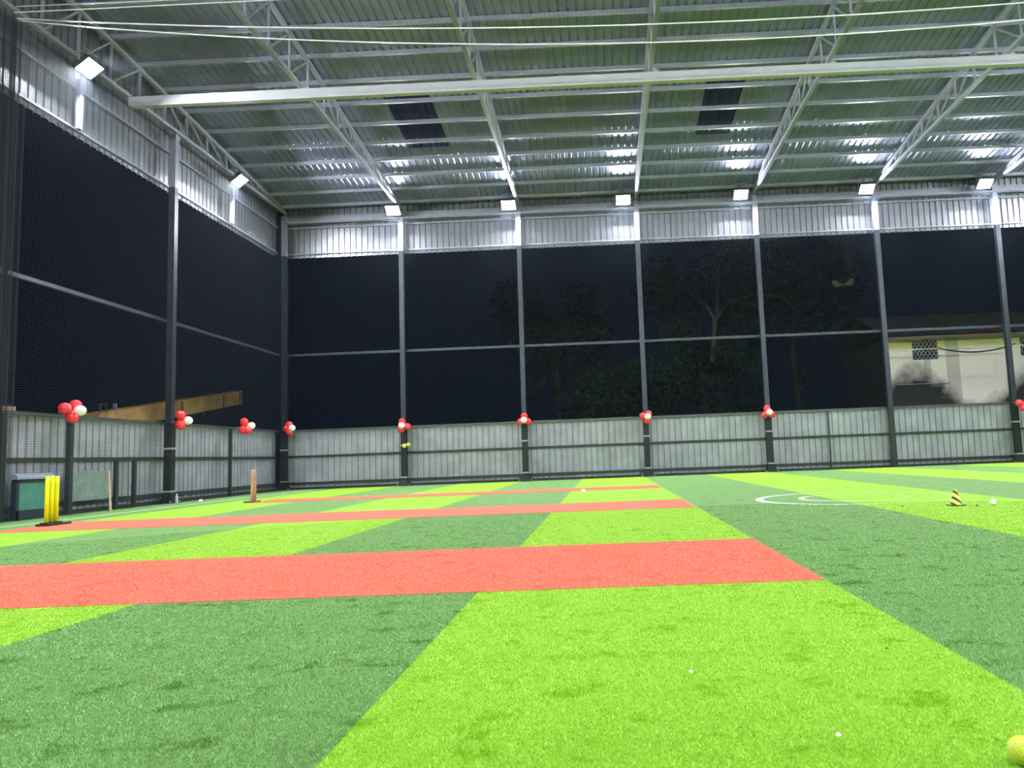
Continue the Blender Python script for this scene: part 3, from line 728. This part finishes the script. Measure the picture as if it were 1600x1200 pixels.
rr.build('roof', m_roofcem, hs)
MB().box(-0.3, 9.8, -0.48, -0.42, 5.44, 5.56).build('fascia_board', m_dwood, hs)
for vx in (1.08, 5.95):
    v = MB().box(vx, vx+1.12, -0.03, 0.0, 4.55, 5.38).build('vent', m_hole, hs)
    l = MB(); 
    for i in range(6):
        for k in range(3):
            cx_, cz_ = vx+0.1+i*0.185, 4.68+k*0.28
            l.bar((cx_-0.09, -0.045, cz_-0.13), (cx_+0.09, -0.045, cz_+0.13), 0.03, 0.03); l.bar((cx_+0.09, -0.045, cz_-0.13), (cx_-0.09, -0.045, cz_+0.13), 0.03, 0.03)
    l.build('lattice', m_vent, v)
MB().tube([(2.2+3.5*t, -0.06, 5.05-1.1*t*(1-t)+0.05*t) for t in [i/14 for i in range(15)]], 0.022, 5).build('cable', m_hole, hs)
MB().box(0.1, 2.6, -0.06, 0.0, 3.42, 3.45).build('ledge', m_vent, hs)

# ---------------------------------------------------------------- outside: trees
def tree(x, y, h, cr_, label, nleaf, seed, blobs, limbs=None):
    R = random.Random(seed); e = empty('tree', (x, y, -0.06)); tag(e, label, 'tree', 'dark trees beyond the back net')
    t = MB(); t.tube([(0, 0, 0), (0.1, 0, h*0.25), (-0.1, 0.1, h*0.5), (0.05, 0, h*0.8)], [0.28, 0.22, 0.16, 0.05], 10)
    for i in range(9):
        a = R.random()*6.28; z = h*R.uniform(0.3, 0.65); L = cr_*R.uniform(0.5, 0.9)
        p1 = Vector((0, 0, z)); p2 = p1+Vector((math.cos(a)*L*0.5, math.sin(a)*L*0.5, L*0.35)); p3 = p2+Vector((math.cos(a+.4)*L*0.5, math.sin(a+.4)*L*0.5, L*0.3))
        t.tube([p1, p2, p3], [0.09, 0.06, 0.02], 7)
    t.build('trunk', m_bark, e)
    if limbs:
        q = MB()
        for pts, rs in limbs: q.tube(pts, rs, 8)
        q.build('bare_limb', mat('pale_bark', (0.075, 0.066, 0.052), 0.8, 0, 0.2, 5), e)
    n = nleaf; pts = np.zeros((n, 3)); rg = np.random.default_rng(seed)
    bl_ = np.array(blobs); bi = rg.integers(0, len(bl_), n)
    d = rg.normal(size=(n, 3)); d /= np.linalg.norm(d, axis=1)[:, None]
    rad = rg.random(n)**0.5*1.25
    c = bl_[bi]
    pts = c[:, :3] + d*(c[:, 3]*rad)[:, None]*np.array([1, 1, 0.8])
    sz = rg.uniform(0.08, 0.17, n)
    a = rg.normal(size=(n, 3)); a /= np.linalg.norm(a, axis=1)[:, None]
    b_ = np.cross(a, rg.normal(size=(n, 3))); b_ /= np.linalg.norm(b_, axis=1)[:, None]
    V = np.stack([pts-a*sz[:, None], pts+b_*sz[:, None]*0.4, pts+a*sz[:, None], pts-b_*sz[:, None]*0.4], 1).reshape(-1, 3).astype(np.float32)
    me = bpy.data.meshes.new('foliage'); me.vertices.add(4*n); me.vertices.foreach_set('co', V.reshape(-1))
    me.loops.add(4*n); me.loops.foreach_set('vertex_index', np.arange(4*n, dtype=np.int32)); me.polygons.add(n); me.polygons.foreach_set('loop_start', np.arange(0, 4*n, 4, dtype=np.int32))
    me.materials.append(m_leaf); me.update(calc_edges=True)
    o = bpy.data.objects.new('foliage', me); C.objects.link(o); o.parent = e
    return e
def blobset(seed, n, rx, rz, z0, r0, r1):
    R = random.Random(seed); return [(R.uniform(-rx, rx), R.uniform(-rx*0.5, rx*0.5), z0+R.uniform(0, rz), R.uniform(r0*0.6, r1)) for _ in range(int(n*2.2))]
tree(8.8, 13.5, 10.5, 3.5, 'dark leafy tree behind the net between the second and third posts', 12000, 1, blobset(1, 12, 2.6, 5.0, 4.8, 0.8, 1.5))
tree(12.0, 11.0, 6.5, 3.0, 'lower bushy tree behind the middle post', 10000, 2, blobset(2, 11, 2.4, 3.0, 2.0, 0.7, 1.2))
tree(16.3, 12.0, 10.5, 3.5, 'tree with a pale forked limb behind the fourth post', 14000, 3, blobset(3, 10, 2.6, 4.5, 2.4, 0.7, 1.2) + blobset(31, 6, 2.4, 2.0, 8.2, 0.7, 1.2),
     [([(0.3, -1.6, 5.2), (0.5, -1.8, 7.2), (1.2, -1.9, 8.1), (2.4, -1.9, 8.45), (3.8, -1.9, 8.2), (4.4, -1.8, 7.6)], [0.14, 0.12, 0.1, 0.085, 0.06, 0.03]),
      ([(0.5, -1.8, 7.2), (0.1, -1.8, 8.0), (-0.6, -1.7, 8.6)], [0.1, 0.07, 0.03]), ([(0.6, -1.8, 7.4), (0.7, -1.8, 8.6), (0.9, -1.8, 10.2)], [0.09, 0.07, 0.03]),
      ([(1.2, -1.9, 8.1), (2.3, -1.9, 7.9), (3.4, -1.8, 7.5)], [0.07, 0.05, 0.02])])
tree(21.6, 14.0, 11.5, 3.5, 'broad crowned tree left of the stained house', 14000, 4, blobset(4, 14, 3.2, 4.0, 7.0, 0.8, 1.5))
bag = MB(); n = 14; R = random.Random(5)
ring = []
for i in range(n+1):
    t = i/n; w_ = 0.09+0.07*math.sin(t*9); ring.append((t*1.0, 0.10*math.sin(t*5), -0.12*math.sin(t*3.2), w_))
vs = [(a, b, c+w_) for a, b, c, w_ in ring] + [(a, b+0.06, c-w_) for a, b, c, w_ in ring] + [(a, b+0.12, c) for a, b, c, w_ in ring]
m_ = n+1
bag.add(vs, [(i, i+1, m_+i+1, m_+i) for i in range(n)] + [(m_+i, m_+i+1, 2*m_+i+1, 2*m_+i) for i in range(n)] + [(2*m_+i, 2*m_+i+1, i+1, i) for i in range(n)])
tag(bag.build('plastic_bag', m_wht, loc=(22.6, 10.0, 8.75)), 'torn white plastic bag caught high in the tree left of the house', 'bag')
